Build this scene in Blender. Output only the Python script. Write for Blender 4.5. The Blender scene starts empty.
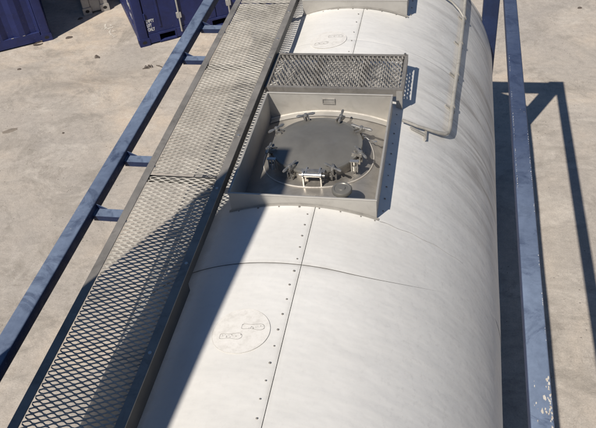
import bpy, bmesh, math, random
from mathutils import Vector, Matrix, noise
import mathutils
random.seed(4)
PI = math.pi
R_ = math.radians
S = bpy.context.scene
C = S.collection

# ------------------------------------------------------------------ camera
cam_d = bpy.data.cameras.new('camera'); cam = bpy.data.objects.new('camera', cam_d); C.objects.link(cam)
cam.location = (0.7452, 0.0, 5.1018)
cam.rotation_euler = (0.847692, 0.087331, 0.179851)
cam_d.sensor_width = 36.0; cam_d.lens = 727.84 / 596 * 36
cam_d.clip_start = 0.05; cam_d.clip_end = 2000
S.camera = cam

# ------------------------------------------------------------------ sky and sun
SX, SY = 0.375, 0.73                      # shadow shift per metre of height
sun_dir = Vector((-SX, -SY, 1)).normalized()
w = bpy.data.worlds.new('World'); S.world = w; w.use_nodes = True
nt = w.node_tree; bg = nt.nodes['Background']
sky = nt.nodes.new('ShaderNodeTexSky'); sky.sky_type = 'NISHITA'; sky.sun_disc = False
sky.sun_elevation = math.asin(sun_dir.z); sky.sun_rotation = math.atan2(sun_dir.x, sun_dir.y)
sky.air_density = 1.0; sky.dust_density = 0.2; sky.ozone_density = 6.0
nt.links.new(sky.outputs[0], bg.inputs[0]); bg.inputs[1].default_value = 0.057
sd = bpy.data.lights.new('sun', 'SUN'); sun = bpy.data.objects.new('sun', sd); C.objects.link(sun)
sd.energy = 4.6; sd.angle = R_(0.53); sd.color = (1.0, 0.93, 0.83)
sun.rotation_euler = sun_dir.to_track_quat('Z', 'Y').to_euler(); sun.location = (-5, -8, 14)
S.view_settings.view_transform = 'Standard'; S.view_settings.look = 'None'
S.view_settings.exposure = 0.0; S.view_settings.gamma = 1.0

# ------------------------------------------------------------------ helpers
class MB:
    def __init__(s): s.v = []; s.f = []
    def add(s, vs, fs):
        n = len(s.v); s.v += [tuple(v) for v in vs]; s.f += [tuple(i + n for i in f) for f in fs]; return s
    def box(s, a, b):
        x0, y0, z0 = a; x1, y1, z1 = b
        return s.add([(x0,y0,z0),(x1,y0,z0),(x1,y1,z0),(x0,y1,z0),(x0,y0,z1),(x1,y0,z1),(x1,y1,z1),(x0,y1,z1)],
                     [(0,3,2,1),(4,5,6,7),(0,1,5,4),(1,2,6,5),(2,3,7,6),(3,0,4,7)])
    def obox(s, c, ax, ay, az):           # centre and three half-axis vectors
        c = Vector(c); ax = Vector(ax); ay = Vector(ay); az = Vector(az)
        vs = [c + i*ax + j*ay + k*az for k in (-1,1) for (i,j) in ((-1,-1),(1,-1),(1,1),(-1,1))]
        return s.add(vs, [(0,3,2,1),(4,5,6,7),(0,1,5,4),(1,2,6,5),(2,3,7,6),(3,0,4,7)])
    def prism(s, prof, p0, p1, u=None, up=(0,0,1)):   # extrude a closed 2D profile (side, up) from p0 to p1
        p0 = Vector(p0); p1 = Vector(p1); d = (p1-p0).normalized(); up = Vector(up)
        sd_ = d.cross(up).normalized(); up2 = sd_.cross(d).normalized()
        n = len(prof); vs = [p + sd_*a + up2*b for p in (p0, p1) for a, b in prof]
        fs = [tuple(range(n-1,-1,-1)), tuple(range(n, 2*n))]
        fs += [(i, (i+1)%n, n+(i+1)%n, n+i) for i in range(n)]
        return s.add(vs, fs)
    def bar(s, p0, p1, wd, ht, r=0.006, up=(0,0,1)):  # rounded rectangular tube
        a, b = wd/2, ht/2; prof = []
        for cx, cy, t0 in ((a-r,b-r,0),(-a+r,b-r,90),(-a+r,-b+r,180),(a-r,-b+r,270)):
            for k in range(4):
                t = R_(t0 + 30*k); prof.append((cx + r*math.cos(t), cy + r*math.sin(t)))
        return s.prism(prof, p0, p1, up=up)
    def tube(s, pts, r, n=10, cap=True):
        pts = [Vector(p) for p in pts]; rings = []
        ref = Vector((0,0,1))
        for i, p in enumerate(pts):
            d = (pts[min(i+1,len(pts)-1)] - pts[max(i-1,0)]).normalized()
            if abs(d.dot(ref)) > 0.95: ref = Vector((1,0,0)) if abs(d.x) < 0.9 else Vector((0,1,0))
            a = d.cross(ref).normalized(); b = a.cross(d)
            rr = r[i] if isinstance(r, (list,tuple)) else r
            rings.append([p + a*rr*math.cos(2*PI*k/n) + b*rr*math.sin(2*PI*k/n) for k in range(n)])
        vs = [q for rg in rings for q in rg]; m = len(rings)
        fs = [(i*n+k, (i+1)*n+k, (i+1)*n+(k+1)%n, i*n+(k+1)%n) for i in range(m-1) for k in range(n)]
        if cap: fs += [tuple(range(n)), tuple((m-1)*n + k for k in range(n-1,-1,-1))]
        return s.add(vs, fs)
    def lathe(s, prof, c, n=48, axis='z', cap=False):
        c = Vector(c); vs = []
        for r, h in prof:
            for k in range(n):
                t = 2*PI*k/n; a, b = r*math.cos(t), r*math.sin(t)
                vs.append(c + (Vector((a,b,h)) if axis == 'z' else Vector((a,h,b))))
        m = len(prof)
        fs = [(i*n+k, i*n+(k+1)%n, (i+1)*n+(k+1)%n, (i+1)*n+k) for i in range(m-1) for k in range(n)]
        if cap: fs += [tuple((m-1)*n+k for k in range(n)), tuple(range(n-1,-1,-1))]
        return s.add(vs, fs)
    def mesh(s, name, sharp=35):
        me = bpy.data.meshes.new(name); me.from_pydata(s.v, [], s.f)
        bm = bmesh.new(); bm.from_mesh(me); bmesh.ops.recalc_face_normals(bm, faces=bm.faces); bm.to_mesh(me); bm.free()
        me.shade_smooth(); me.set_sharp_from_angle(angle=R_(sharp)); return me
    def build(s, name, m, parent=None, sharp=35, data=None, label=None, kind=None):
        me = data or s.mesh(name, sharp)
        if not data: me.materials.append(m)
        o = bpy.data.objects.new(name, me); C.objects.link(o)
        if parent: o.parent = parent
        if label: o['label'] = label
        if kind: o['kind'] = kind
        return o
def empty(name, loc=(0,0,0), rz=0):
    o = bpy.data.objects.new(name, None); C.objects.link(o); o.location = loc; o.rotation_euler = (0,0,rz); return o
def tag(o, label=None, cat=None, group=None, kind=None):
    for k, v in (('label',label),('category',cat),('group',group),('kind',kind)):
        if v: o[k] = v
    return o

# ------------------------------------------------------------------ materials
class Mat:
    def __init__(s, name, rough=0.6, metal=0.0, spec=0.5):
        s.m = bpy.data.materials.new(name); s.m.use_nodes = True; s.nt = s.m.node_tree; s.N = s.nt.nodes
        s.b = s.N['Principled BSDF']; s.b.inputs['Roughness'].default_value = rough
        s.b.inputs['Metallic'].default_value = metal; s.b.inputs['Specular IOR Level'].default_value = spec
        s.tc = s.N.new('ShaderNodeTexCoord').outputs['Object']
    def L(s, a, b): s.nt.links.new(a, b)
    def map(s, scale=(1,1,1), loc=(0,0,0), src=None):
        n = s.N.new('ShaderNodeMapping'); n.inputs['Scale'].default_value = scale; n.inputs['Location'].default_value = loc
        s.L(src or s.tc, n.inputs[0]); return n.outputs[0]
    def noise(s, scale, detail=4, rough=0.55, vec=None, dist=0.0):
        n = s.N.new('ShaderNodeTexNoise'); n.inputs['Scale'].default_value = scale; n.inputs['Detail'].default_value = detail
        n.inputs['Roughness'].default_value = rough; n.inputs['Distortion'].default_value = dist
        s.L(vec or s.tc, n.inputs['Vector']); return n.outputs['Fac']
    def voro(s, scale, feat='F1', vec=None):
        n = s.N.new('ShaderNodeTexVoronoi'); n.inputs['Scale'].default_value = scale; n.feature = feat
        s.L(vec or s.tc, n.inputs['Vector']); return n.outputs['Distance']
    def ramp(s, fac, *stops):
        n = s.N.new('ShaderNodeValToRGB'); e = n.color_ramp.elements
        while len(e) < len(stops): e.new(0.5)
        for i, (p, c) in enumerate(stops):
            if not hasattr(c, '__len__'): c = (c, c, c)
            e[i].position = p; e[i].color = (*c, 1)
        s.L(fac, n.inputs[0]); return n.outputs[0]
    def mix(s, fac, a, b, mode='MIX'):
        n = s.N.new('ShaderNodeMix'); n.data_type = 'RGBA'; n.blend_type = mode
        for sock, v in ((n.inputs[0], fac), (n.inputs[6], a), (n.inputs[7], b)):
            if hasattr(v, 'node'): s.L(v, sock)
            elif hasattr(v, '__len__'): sock.default_value = (*v, 1)
            else: sock.default_value = v
        return n.outputs[2]
    def math(s, op, a, b=0.0, clamp=False):
        n = s.N.new('ShaderNodeMath'); n.operation = op; n.use_clamp = clamp
        for sock, v in ((n.inputs[0], a), (n.inputs[1], b)):
            if hasattr(v, 'node'): s.L(v, sock)
            else: sock.default_value = v
        return n.outputs[0]
    def sep(s, src=None):
        n = s.N.new('ShaderNodeSeparateXYZ'); s.L(src or s.tc, n.inputs[0]); return n.outputs
    def comb(s, x=0.0, y=0.0, z=0.0):
        n = s.N.new('ShaderNodeCombineXYZ')
        for i, v in enumerate((x,y,z)):
            if hasattr(v, 'node'): s.L(v, n.inputs[i])
            else: n.inputs[i].default_value = v
        return n.outputs[0]
    def normal(s):
        n = s.N.new('ShaderNodeNewGeometry'); return s.sep(n.outputs['Normal'])
    def col(s, v):
        if hasattr(v, 'node'): s.L(v, s.b.inputs['Base Color'])
        else: s.b.inputs['Base Color'].default_value = (*v, 1)
    def rough(s, v): s.L(v, s.b.inputs['Roughness'])
    def bump(s, h, strength=0.3, dist=0.01):
        n = s.N.new('ShaderNodeBump'); n.inputs['Strength'].default_value = strength; n.inputs['Distance'].default_value = dist
        s.L(h, n.inputs['Height'])
        prev = s.b.inputs['Normal']
        if prev.is_linked: s.L(prev.links[0].from_socket, n.inputs['Normal'])
        s.L(n.outputs[0], prev)

def mat_ground():
    m = Mat('concrete_ground', 0.9, 0, 0.3)
    big = m.noise(0.33, 5, 0.6, dist=0.8); mid = m.noise(1.5, 8, 0.68, dist=0.7); fine = m.noise(13, 7, 0.72); grit = m.noise(80, 3, 0.7)
    c = m.ramp(big, (0.36, (.385,.35,.315)), (0.48, (.465,.415,.36)), (0.60, (.56,.475,.385)))
    c = m.mix(m.ramp(mid, (0.42, 0.0), (0.60, 0.6)), c, (.40,.365,.325))
    st = m.ramp(m.noise(0.9, 9, 0.76, m.map((1,1,1),(7.3,2.1,0)), 1.6), (0.50, 0), (0.62, 0.75))
    c = m.mix(st, c, (.30,.27,.235))
    pale = m.ramp(m.noise(1.3, 9, 0.74, m.map((0.85,1.1,1),(3,9,0)), 0.8), (0.52, 0), (0.68, 0.55))
    c = m.mix(pale, c, (.61,.56,.495))
    c = m.mix(0.40, c, m.ramp(fine, (0.25, .30), (0.75, .70)), 'OVERLAY')
    c = m.mix(0.28, c, m.ramp(grit, (0.3, .25), (0.7, .75)), 'OVERLAY')
    sv = m.map((0.35, 2.6, 1), (1.0, 0, 0)); sv.node.inputs['Rotation'].default_value = (0, 0, R_(-32))
    sm = m.ramp(m.noise(1.1, 8, 0.74, sv, 0.5), (0.55, 0), (0.70, 0.4))
    c = m.mix(sm, c, (.27,.24,.205))
    gx, gy, gz = m.sep()
    def band(v, c0, wd): return m.ramp(m.math('MULTIPLY', m.math('ABSOLUTE', m.math('SUBTRACT', v, c0)), 1.0/wd), (0.0, 1), (1.0, 0))
    across = m.math('ADD', m.math('MULTIPLY', gy, 1.0), m.math('MULTIPLY', gx, -0.30))
    smear = m.math('MULTIPLY', m.math('MULTIPLY', band(across, 9.42, .34), band(gx, -4.1, 1.1)), m.ramp(m.noise(3.2, 8, 0.75, m.map((.6,1.6,1),(2,2,0)), 0.6), (.38, 0), (.62, .9)))
    c = m.mix(smear, c, (.215,.19,.165))
    # feathery pale scuffs and a few wandering hairlines
    hl = m.noise(1.2, 6, 0.62, m.map((1,1,1),(2.7,5.5,0)), 0.9)
    line = m.ramp(m.math('ABSOLUTE', m.math('SUBTRACT', hl, 0.5)), (0.0, 0.55), (0.006, 0.0))
    c = m.mix(m.math('MULTIPLY', line, m.ramp(mid, (.48,0),(.56,1))), c, (.26,.225,.19))
    pv = m.voro(15); pm = m.ramp(m.noise(1.9, 4, 0.6, m.map((1,1,1),(4,4,4))), (0.5, 0), (0.6, 1))
    pit = m.math('MULTIPLY', m.ramp(pv, (0.07, 1), (0.13, 0)), pm)
    c = m.mix(m.math('MULTIPLY', pit, 0.65), c, (.14,.12,.10))
    m.col(c)
    m.bump(fine, 0.4, 0.012); m.bump(grit, 0.3, 0.004); m.bump(m.math('SUBTRACT', 1.0, pit), 0.5, 0.006)
    m.bump(mid, 0.25, 0.05)
    return m.m

def mat_white():
    m = Mat('white_cladding', 0.42, 0.0, 0.5)
    x, y, z = m.sep()
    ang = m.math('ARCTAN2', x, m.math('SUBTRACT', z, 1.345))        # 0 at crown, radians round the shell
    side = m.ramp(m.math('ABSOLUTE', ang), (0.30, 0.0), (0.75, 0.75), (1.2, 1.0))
    uv = m.comb(ang, y, 0.0)
    # run-off streaks: thin along the tank, long round it
    n1 = m.noise(1.0, 7, 0.66, m.map((1.1, 5.5, 1), src=uv), 0.7)
    n2 = m.noise(1.0, 6, 0.65, m.map((1.2, 19, 1), (3,5,0), src=uv), 0.5)
    zone = m.noise(1.0, 3, 0.5, m.map((1.0, 1.0, 1), (8,1.2,0), src=uv))
    far = m.ramp(m.math('MULTIPLY', y, 0.16), (0.45, 0.10), (0.64, 1.0))
    d = m.math('MULTIPLY', m.math('MULTIPLY', side, far), m.ramp(n1, (0.47, 0.0), (0.66, 0.85)))
    d2 = m.math('MULTIPLY', m.math('MULTIPLY', side, far), m.math('MULTIPLY', m.ramp(n2, (0.53, 0.0), (0.66, 0.85)), m.ramp(zone, (.4,.1),(.6,1))))
    mott = m.noise(7, 7, 0.7, m.map((1.8, 0.8, 1), src=uv)); big = m.noise(1.4, 4, 0.55)
    c = m.ramp(big, (0.35, (.73,.715,.68)), (0.65, (.81,.795,.76)))
    c = m.mix(0.16, c, m.ramp(mott, (0.3, .35), (0.7, .65)), 'OVERLAY')
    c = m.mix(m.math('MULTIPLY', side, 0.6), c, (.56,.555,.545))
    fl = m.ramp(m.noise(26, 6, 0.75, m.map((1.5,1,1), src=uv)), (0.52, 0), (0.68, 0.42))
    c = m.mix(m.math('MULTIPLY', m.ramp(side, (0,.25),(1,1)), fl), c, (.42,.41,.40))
    c = m.mix(d, c, (.33,.315,.30)); c = m.mix(d2, c, (.22,.205,.19))
    # scattered light scuffs near the crown
    sc = m.ramp(m.noise(9, 8, 0.8, m.map((0.5,1.6,1), (2,7,0), src=uv)), (0.60, 0), (0.72, 0.22))
    c = m.mix(sc, c, (.50,.47,.43))
    def grime(v, c0, wd, a):
        return m.math('MULTIPLY', m.ramp(m.math('MULTIPLY', m.math('ABSOLUTE', m.math('SUBTRACT', v, c0)), 1.0/wd), (0.0, a), (1.0, 0.0)), m.ramp(m.noise(8, 6, 0.7), (.35, .1), (.65, 1)))
    walk_shade = m.math('MULTIPLY', m.ramp(m.math('ADD', m.math('MULTIPLY', x, -1.0), m.math('MULTIPLY', m.noise(6, 5, 0.7), 0.08)), (0.50, 0.0), (0.58, 0.85)), m.ramp(m.noise(4, 6, 0.7), (.3,.7),(.6,1)))
    c = m.mix(walk_shade, c, (.17,.155,.135))     # painted shade: flank under the walkway darkened so the mesh gaps read dark
    c = m.mix(m.math('MULTIPLY', grime(y, 2.49, .03, .45), m.ramp(x, (.25, 1), (.40, 0))), c, (.40,.37,.33)); c = m.mix(grime(x, 0.074, .022, .40), c, (.42,.39,.34))
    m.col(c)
    m.rough(m.ramp(mott, (0.3, 0.38), (0.7, 0.55)))
    m.bump(m.noise(2.6, 3, 0.5, m.map((1.2,2.0,1), src=uv)), 0.5, 0.02)
    m.bump(m.noise(1.0, 5, 0.6, m.map((2.0,17,1), (1,1,0), src=uv)), 0.07, 0.008)
    def near(v, c0, wd):
        return m.ramp(m.math('MULTIPLY', m.math('ABSOLUTE', m.math('SUBTRACT', v, c0)), 1.0/wd), (0.0, 1), (0.35, .35), (1.0, 0.0))
    wob = m.math('MULTIPLY', m.noise(5, 3, 0.5), 0.02)
    lips = m.math('ADD', m.math('ADD', near(m.math('ADD', y, m.math('SUBTRACT', wob, .01)), 2.49, .035), near(y, 4.80, .03)), near(m.math('ADD', x, m.math('SUBTRACT', wob, .01)), 0.076, .03))
    lips = m.math('MULTIPLY', lips, m.ramp(x, (.25, 1), (.40, 0)))
    m.bump(m.math('SUBTRACT', 1.0, lips), 0.35, 0.006)
    m.bump(mott, 0.06, 0.01)
    return m.m

def mat_blue(name, bleach=0.75, dark=(.014,.026,.075), pale=(.17,.215,.30), rails=False):
    m = Mat(name, 0.45, 0.0, 0.5)
    nx, ny, nz = m.normal()
    up = m.ramp(nz, (0.3, 0.0), (0.85, 1.0))                       # chalked paint where weather falls on it
    n = m.noise(5.5, 7, 0.72, dist=0.9); n2 = m.noise(26, 6, 0.7); n3 = m.noise(1.3, 3, 0.5)
    base = m.ramp(n, (0.3, tuple(v*0.8 for v in dark)), (0.7, tuple(v*1.35 for v in dark)))
    chalk = m.math('MULTIPLY', m.ramp(n, (0.34, 0.35), (0.50, 0.95)), m.ramp(n3, (0.36, 0.8*bleach), (0.55, 1.2*bleach)), True)
    if rails:        # far half of the right-hand rail was repainted and is still fresh
        x, y, z = m.sep()
        f = m.math('MULTIPLY', m.ramp(m.math('MULTIPLY', x, 1.0), (0.4, 0), (0.6, 1)), m.ramp(m.math('ADD', m.math('MULTIPLY', y, 0.2), m.math('MULTIPLY', n3, 0.25)), (0.66, 0), (0.84, 0.72)))
        chalk = m.math('MULTIPLY', chalk, m.math('SUBTRACT', 1.0, f))
    c = m.mix(m.math('MULTIPLY', chalk, up), base, m.mix(m.ramp(n2, (.35,0),(.65,1)), pale, tuple(v*1.2 for v in pale)))
    drip = m.ramp(m.noise(3.4, 8, 0.78, m.map((1.5,.7,1),(9,4,2)), 1.2), (0.55, 0), (0.66, 0.28))
    c = m.mix(m.math('MULTIPLY', drip, up), c, tuple(v*0.42 for v in pale))
    sp = m.math('MULTIPLY', m.ramp(m.voro(34), (0.05, 1), (0.10, 0)), m.ramp(m.noise(3.0, 4, 0.6), (0.50, 0), (0.58, 1)))
    c = m.mix(m.math('MULTIPLY', sp, 0.8), c, (.45,.40,.34))
    rust = m.ramp(m.noise(6.5, 8, 0.8, m.map((1,1,1),(3,1,8))), (0.68, 0), (0.73, 0.8))
    c = m.mix(rust, c, (.16,.085,.05))
    m.col(c); m.rough(m.ramp(n2, (0.3, 0.42), (0.7, 0.68))); m.bump(n2, 0.2, 0.004)
    return m.m

def mat_plain(name, c0, c1, rough=0.6, metal=0.0, scale=12, bump=0.1, dirt=None, dscale=5, dpos=(0.55,0.72), damt=0.7, bd=0.004):
    m = Mat(name, rough, metal); n = m.noise(scale, 6, 0.65, dist=0.3)
    c = m.ramp(n, (0.3, c0), (0.7, c1))
    if dirt: c = m.mix(m.ramp(m.noise(dscale, 7, 0.72, m.map((1,1,1),(5,3,1)), 0.5), (dpos[0], 0), (dpos[1], damt)), c, dirt)
    m.col(c); m.rough(m.ramp(n, (0.3, max(0.05, rough-0.1)), (0.7, min(1, rough+0.12))))
    if bump: m.bump(m.noise(scale*4, 4, 0.6), bump, bd)
    return m.m

M = {}
M['ground'] = mat_ground()
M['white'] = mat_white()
M['rail_blue'] = mat_blue('faded_blue_paint', 0.85, rails=True)
M['box_blue'] = mat_blue('container_blue_paint', 0.45, (.009,.016,.085), (.055,.072,.19))
M['box_blue_bright'] = M['box_blue']
M['back'] = mat_plain('dark_seam', (.10,.09,.08), (.15,.14,.125), 0.9)
M['galv'] = mat_plain('galvanised_steel', (.34,.325,.30), (.48,.46,.425), 0.55, 0.35, 9, 0.1, (.18,.165,.15), 6, (.5,.72), .6)
M['galv_frame'] = mat_plain('weathered_frame_steel', (.22,.205,.185), (.31,.29,.265), 0.55, 0.25, 5, 0.12, (.11,.10,.09), 9, (.5,.7), .6)
M['shade_steel'] = mat_plain('shade_toned_steel', (.045,.044,.043), (.085,.082,.078), 0.6, 0.2, 5, 0.1)  # shade put into the colour of the walkway skirts, support plate and bearers
M['mesh'] = mat_plain('expanded_metal', (.36,.335,.29), (.50,.47,.415), 0.6, 0.0, 7, 0, (.20,.185,.16), 3.2, (.45,.66), .7)
M['mesh_dark'] = mat_plain('worn_expanded_metal', (.20,.19,.175), (.38,.36,.33), 0.5, 0.3, 9, 0, (.13,.12,.11), 7, (.45,.62), .75)
M['steel'] = mat_plain('stainless_deck', (.42,.395,.36), (.55,.52,.475), 0.34, 0.6, 2.2, 0.05, (.17,.155,.14), 3.5, (.48,.75), .6)
M['steel_wall'] = mat_plain('stainless_wall', (.42,.40,.37), (.52,.50,.46), 0.5, 0.35, 4, 0.05, (.30,.28,.25), 8, (.5,.75), .5)
M['lid'] = mat_plain('lid_steel', (.17,.163,.148), (.235,.226,.205), 0.38, 0.3, 3.5, 0.03, (.25,.25,.245), 3.8, (.5,.8), .5)
M['bright'] = mat_plain('polished_steel', (.62,.60,.56), (.75,.73,.69), 0.3, 0.8, 20, 0.03)
M['weld'] = mat_plain('weld_bead', (.62,.58,.52), (.8,.76,.70), 0.45, 0.35, 30, 0.2)
M['clamp'] = mat_plain('clamp_steel', (.26,.25,.235), (.46,.445,.42), 0.42, 0.7, 30, 0.15, (.42,.40,.37), 30, (.55,.65), .6)
M['rivet'] = mat_plain('rivet_grey', (.17,.155,.14), (.36,.335,.30), 0.55, 0.3, 40, 0)
M['pipe'] = mat_plain('pipe_paint', (.32,.305,.275), (.45,.43,.39), 0.5, 0, 6, 0.08, (.20,.18,.155), 14, (.52,.68), .6)
M['grey_paint'] = mat_plain('pale_grey_paint', (.30,.29,.27), (.42,.405,.38), 0.65, 0, 5, 0.1, (.20,.17,.14), 6, (.5,.7), .7)
M['hole'] = mat_plain('dark_recess', (.012,.012,.013), (.02,.02,.022), 0.9)
M['letter'] = mat_plain('white_lettering', (.66,.65,.62), (.80,.79,.76), 0.6, 0, 30, 0)
M['worn_letter'] = mat_plain('worn_white_lettering', (.50,.50,.50), (.72,.71,.69), 0.6, 0, 14, 0, (.06,.08,.17), 26, (.56,.68), .7)
M['ink'] = mat_plain('faded_print', (.24,.235,.23), (.46,.45,.43), 0.7, 0, 60, 0)
M['chalk'] = mat_plain('white_paint_mark', (.58,.53,.46), (.74,.70,.63), 0.8, 0, 40, 0)
M['debris'] = mat_plain('dark_debris', (.06,.05,.045), (.14,.11,.09), 0.85, 0, 30, 0.2)
M['timber'] = mat_plain('rusty_wall_sheet', (.20,.20,.20), (.32,.31,.30), 0.7, 0.1, 4, 0.1)
M['bare'] = mat_plain('bare_scratched_metal', (.60,.54,.45), (.80,.77,.70), 0.5, 0.1, 40, 0.1, (.38,.24,.14), 30, (.52,.62), .8)

def sticker_mat():
    m = Mat('worn_round_transfer', 0.55)
    n = m.noise(26, 7, 0.75); n2 = m.noise(70, 4, 0.7)
    x, y, z = m.sep()
    c = m.ramp(n, (0.35, (.68,.655,.61)), (0.5, (.77,.745,.70)), (0.72, (.83,.81,.77)))
    c = m.mix(m.ramp(n2, (0.60, 0), (0.70, 0.4)), c, (.5,.48,.44))
    m.col(c); m.bump(n, 0.25, 0.003); return m.m
M['sticker'] = sticker_mat()

# ------------------------------------------------------------------ ground: one sheet to the horizon
g = MB(); N = 40; ext = 600
xs = sorted(set([-ext, -200, -60, -25] + [i for i in range(-14, 15)] + [25, 60, 200, ext]))
for i in range(len(xs)-1):
    for j in range(len(xs)-1): pass
vs = []; fs = []
n = len(xs)
for a in xs:
    for b in xs: vs.append((a, b, 0))
for i in range(n-1):
    for j in range(n-1): fs.append((i*n+j, (i+1)*n+j, (i+1)*n+j+1, i*n+j+1))
g.add(vs, fs); go = g.build('ground', M['ground']); tag(go, kind='structure')

# ------------------------------------------------------------------ the tank container
ZC, RT, RV = 1.345, 1.16, 1.085
Y0, Y1 = 0.42, 6.48
RZ = 2.59
RW, RH = 0.09, 0.07
tank = empty('tank_container', (0, 3.45, 0))
tag(tank, 'white clad tank container in a faded blue frame with mesh walkway and manhole on top', 'tank container')
TI = Matrix.Translation((0, -3.45, 0))
def tp(o):          # keep world coordinates for parts written in them
    o.matrix_parent_inverse = TI.copy(); return o
def P(mb, name, m, parent=None, **k):
    o = mb.build(name, m, parent or tank, **k)
    if parent is None: tp(o)
    return o

# frame
for sx in (-1, 1):
    xc = sx*(1.219 - RW/2)
    P(MB().bar((xc, Y0+0.16, RZ-RH/2), (xc, Y1-0.17, RZ-RH/2), RW, RH, 0.009), 'top_rail', M['rail_blue'])
    P(MB().bar((xc, Y0+0.16, 0.22), (xc, Y1-0.17, 0.22), RW, 0.11, 0.009), 'bottom_rail', M['rail_blue'])
def casting(c, hx, hy, hz, name='corner_fitting', parent=None, m=None, holes=True):
    mb = MB(); bm_c = Vector(c)
    mb.bar(bm_c-Vector((0,hy,0)), bm_c+Vector((0,hy,0)), hx*2, hz*2, 0.012)
    return mb.build(name, m or M['rail_blue'], parent)
for y0_, y1_ in ((Y0, Y0+0.16), (Y1-0.18, Y1)):
    for sx in (-1, 1):
        p = P(MB().bar((sx*1.10, (y0_+y1_)/2, 0.12), (sx*1.10, (y0_+y1_)/2, RZ-0.12), 0.14, 0.17, 0.01, up=(0,1,0)), 'corner_post', M['rail_blue'])
        for zc in (0.06, RZ-0.06+0.003):
            k = MB().bar((sx*1.13, y0_-0.001, zc), (sx*1.13, y1_+0.012, zc), 0.18, 0.12, 0.012).build('corner_fitting', M['rail_blue'], p)
            kh = MB().lathe([(0.028,0),(0.028,0.003)], (sx*1.13, (y0_+y1_)/2, zc+0.060), 16, cap=True)
    P(MB().bar((-1.035, (y0_+y1_)/2, RZ-0.075), (1.035, (y0_+y1_)/2, RZ-0.075), 0.19 if y0_ > 3 else 0.14, 0.12, 0.01), 'end_beam', M['rail_blue'])
    P(MB().bar((-1.03, (y0_+y1_)/2, 0.15), (1.03, (y0_+y1_)/2, 0.15), 0.14, 0.14, 0.01), 'end_beam', M['rail_blue'])
# saddle plates under the barrel
for yy in (1.3, 5.5):
    P(MB().box((-0.9, yy-.05, 0.14), (0.9, yy+.05, 0.42)), 'saddle', M['rail_blue'])

# short arms from the left rail to the walkway
def arm_mesh():
    mb = MB()
    mb.prism([(-.032,0),(.032,0),(.032,-.034),(.027,-.034),(.027,-.006),(-.032,-.006)], (-1.1315,0,0), (-0.9365,0,0))
    # small triangular gusset against the rail
    for y in (.030,):
        mb.add([(-1.128,y,.030),(-1.128,y,-.045),(-1.07,y,.0),(-1.128,y+.005,.030),(-1.128,y+.005,-.045),(-1.07,y+.005,.0)],
               [(0,1,2),(5,4,3),(0,3,4,1),(1,4,5,2),(2,5,3,0)])
    mb.tube([(-1.1290, -.031, -.001), (-1.1275, 0, .0035), (-1.1290, .031, .001)], .0045, 6)
    return mb
arm0 = None
for y in (2.745, 3.235, 4.43, 4.90, 5.9, 1.05):
    if arm0 is None: a = arm_mesh().build('rail_arm', M['rail_blue'], tank); arm0 = a.data
    else: a = MB().build('rail_arm', None, tank, data=arm0)
    a.location = (0, y-3.45, 2.545)

# paint knocked off the right rail near the viewer
def chips(name, spots, m):
    mb = MB()
    for (x, y, r, k) in spots:
        pts = []
        for i in range(k):
            t = 2*PI*i/k; rr = r*random.uniform(0.4, 1.1)
            pts.append((min(x + rr*math.cos(t)*0.55, 1.2165), y + rr*math.sin(t)*1.25, RZ + 0.0008 + 0.00005*len(mb.f)))
        mb.add(pts, [tuple(range(k))])
    return P(mb, name, m, kind='stuff')
CY = 1.73
sp = []
for i in range(26): sp.append((1.219 - abs(random.gauss(0, .010)) - 0.006, CY + random.uniform(-.10, .16), random.uniform(.003, .010), 7))
for i in range(9): sp.append((random.uniform(1.175, 1.21), CY + random.uniform(-.03, .05), random.uniform(.005, .014), 8))
for i in range(7): sp.append((1.155 + random.gauss(0, .003), CY + random.uniform(-.1, .12), random.uniform(.002, .006), 6))
chips('chipped_paint', sp, M['bare'])
sp = []
for cl in range(11):
    y_ = random.uniform(2.0, 3.6)
    for i in range(6): sp.append((1.2135 - abs(random.gauss(0, .0012)), y_ + random.gauss(0, .03), random.uniform(.001, .0035), 6))
for cl in range(12):
    y_ = random.uniform(3.1, 4.5)
    for i in range(9): sp.append((1.1365 + abs(random.gauss(0, .001)), y_ + random.gauss(0, .035), random.uniform(.001, .0032), 6))
chips('edge_scratches', sp, M['letter'])

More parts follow.
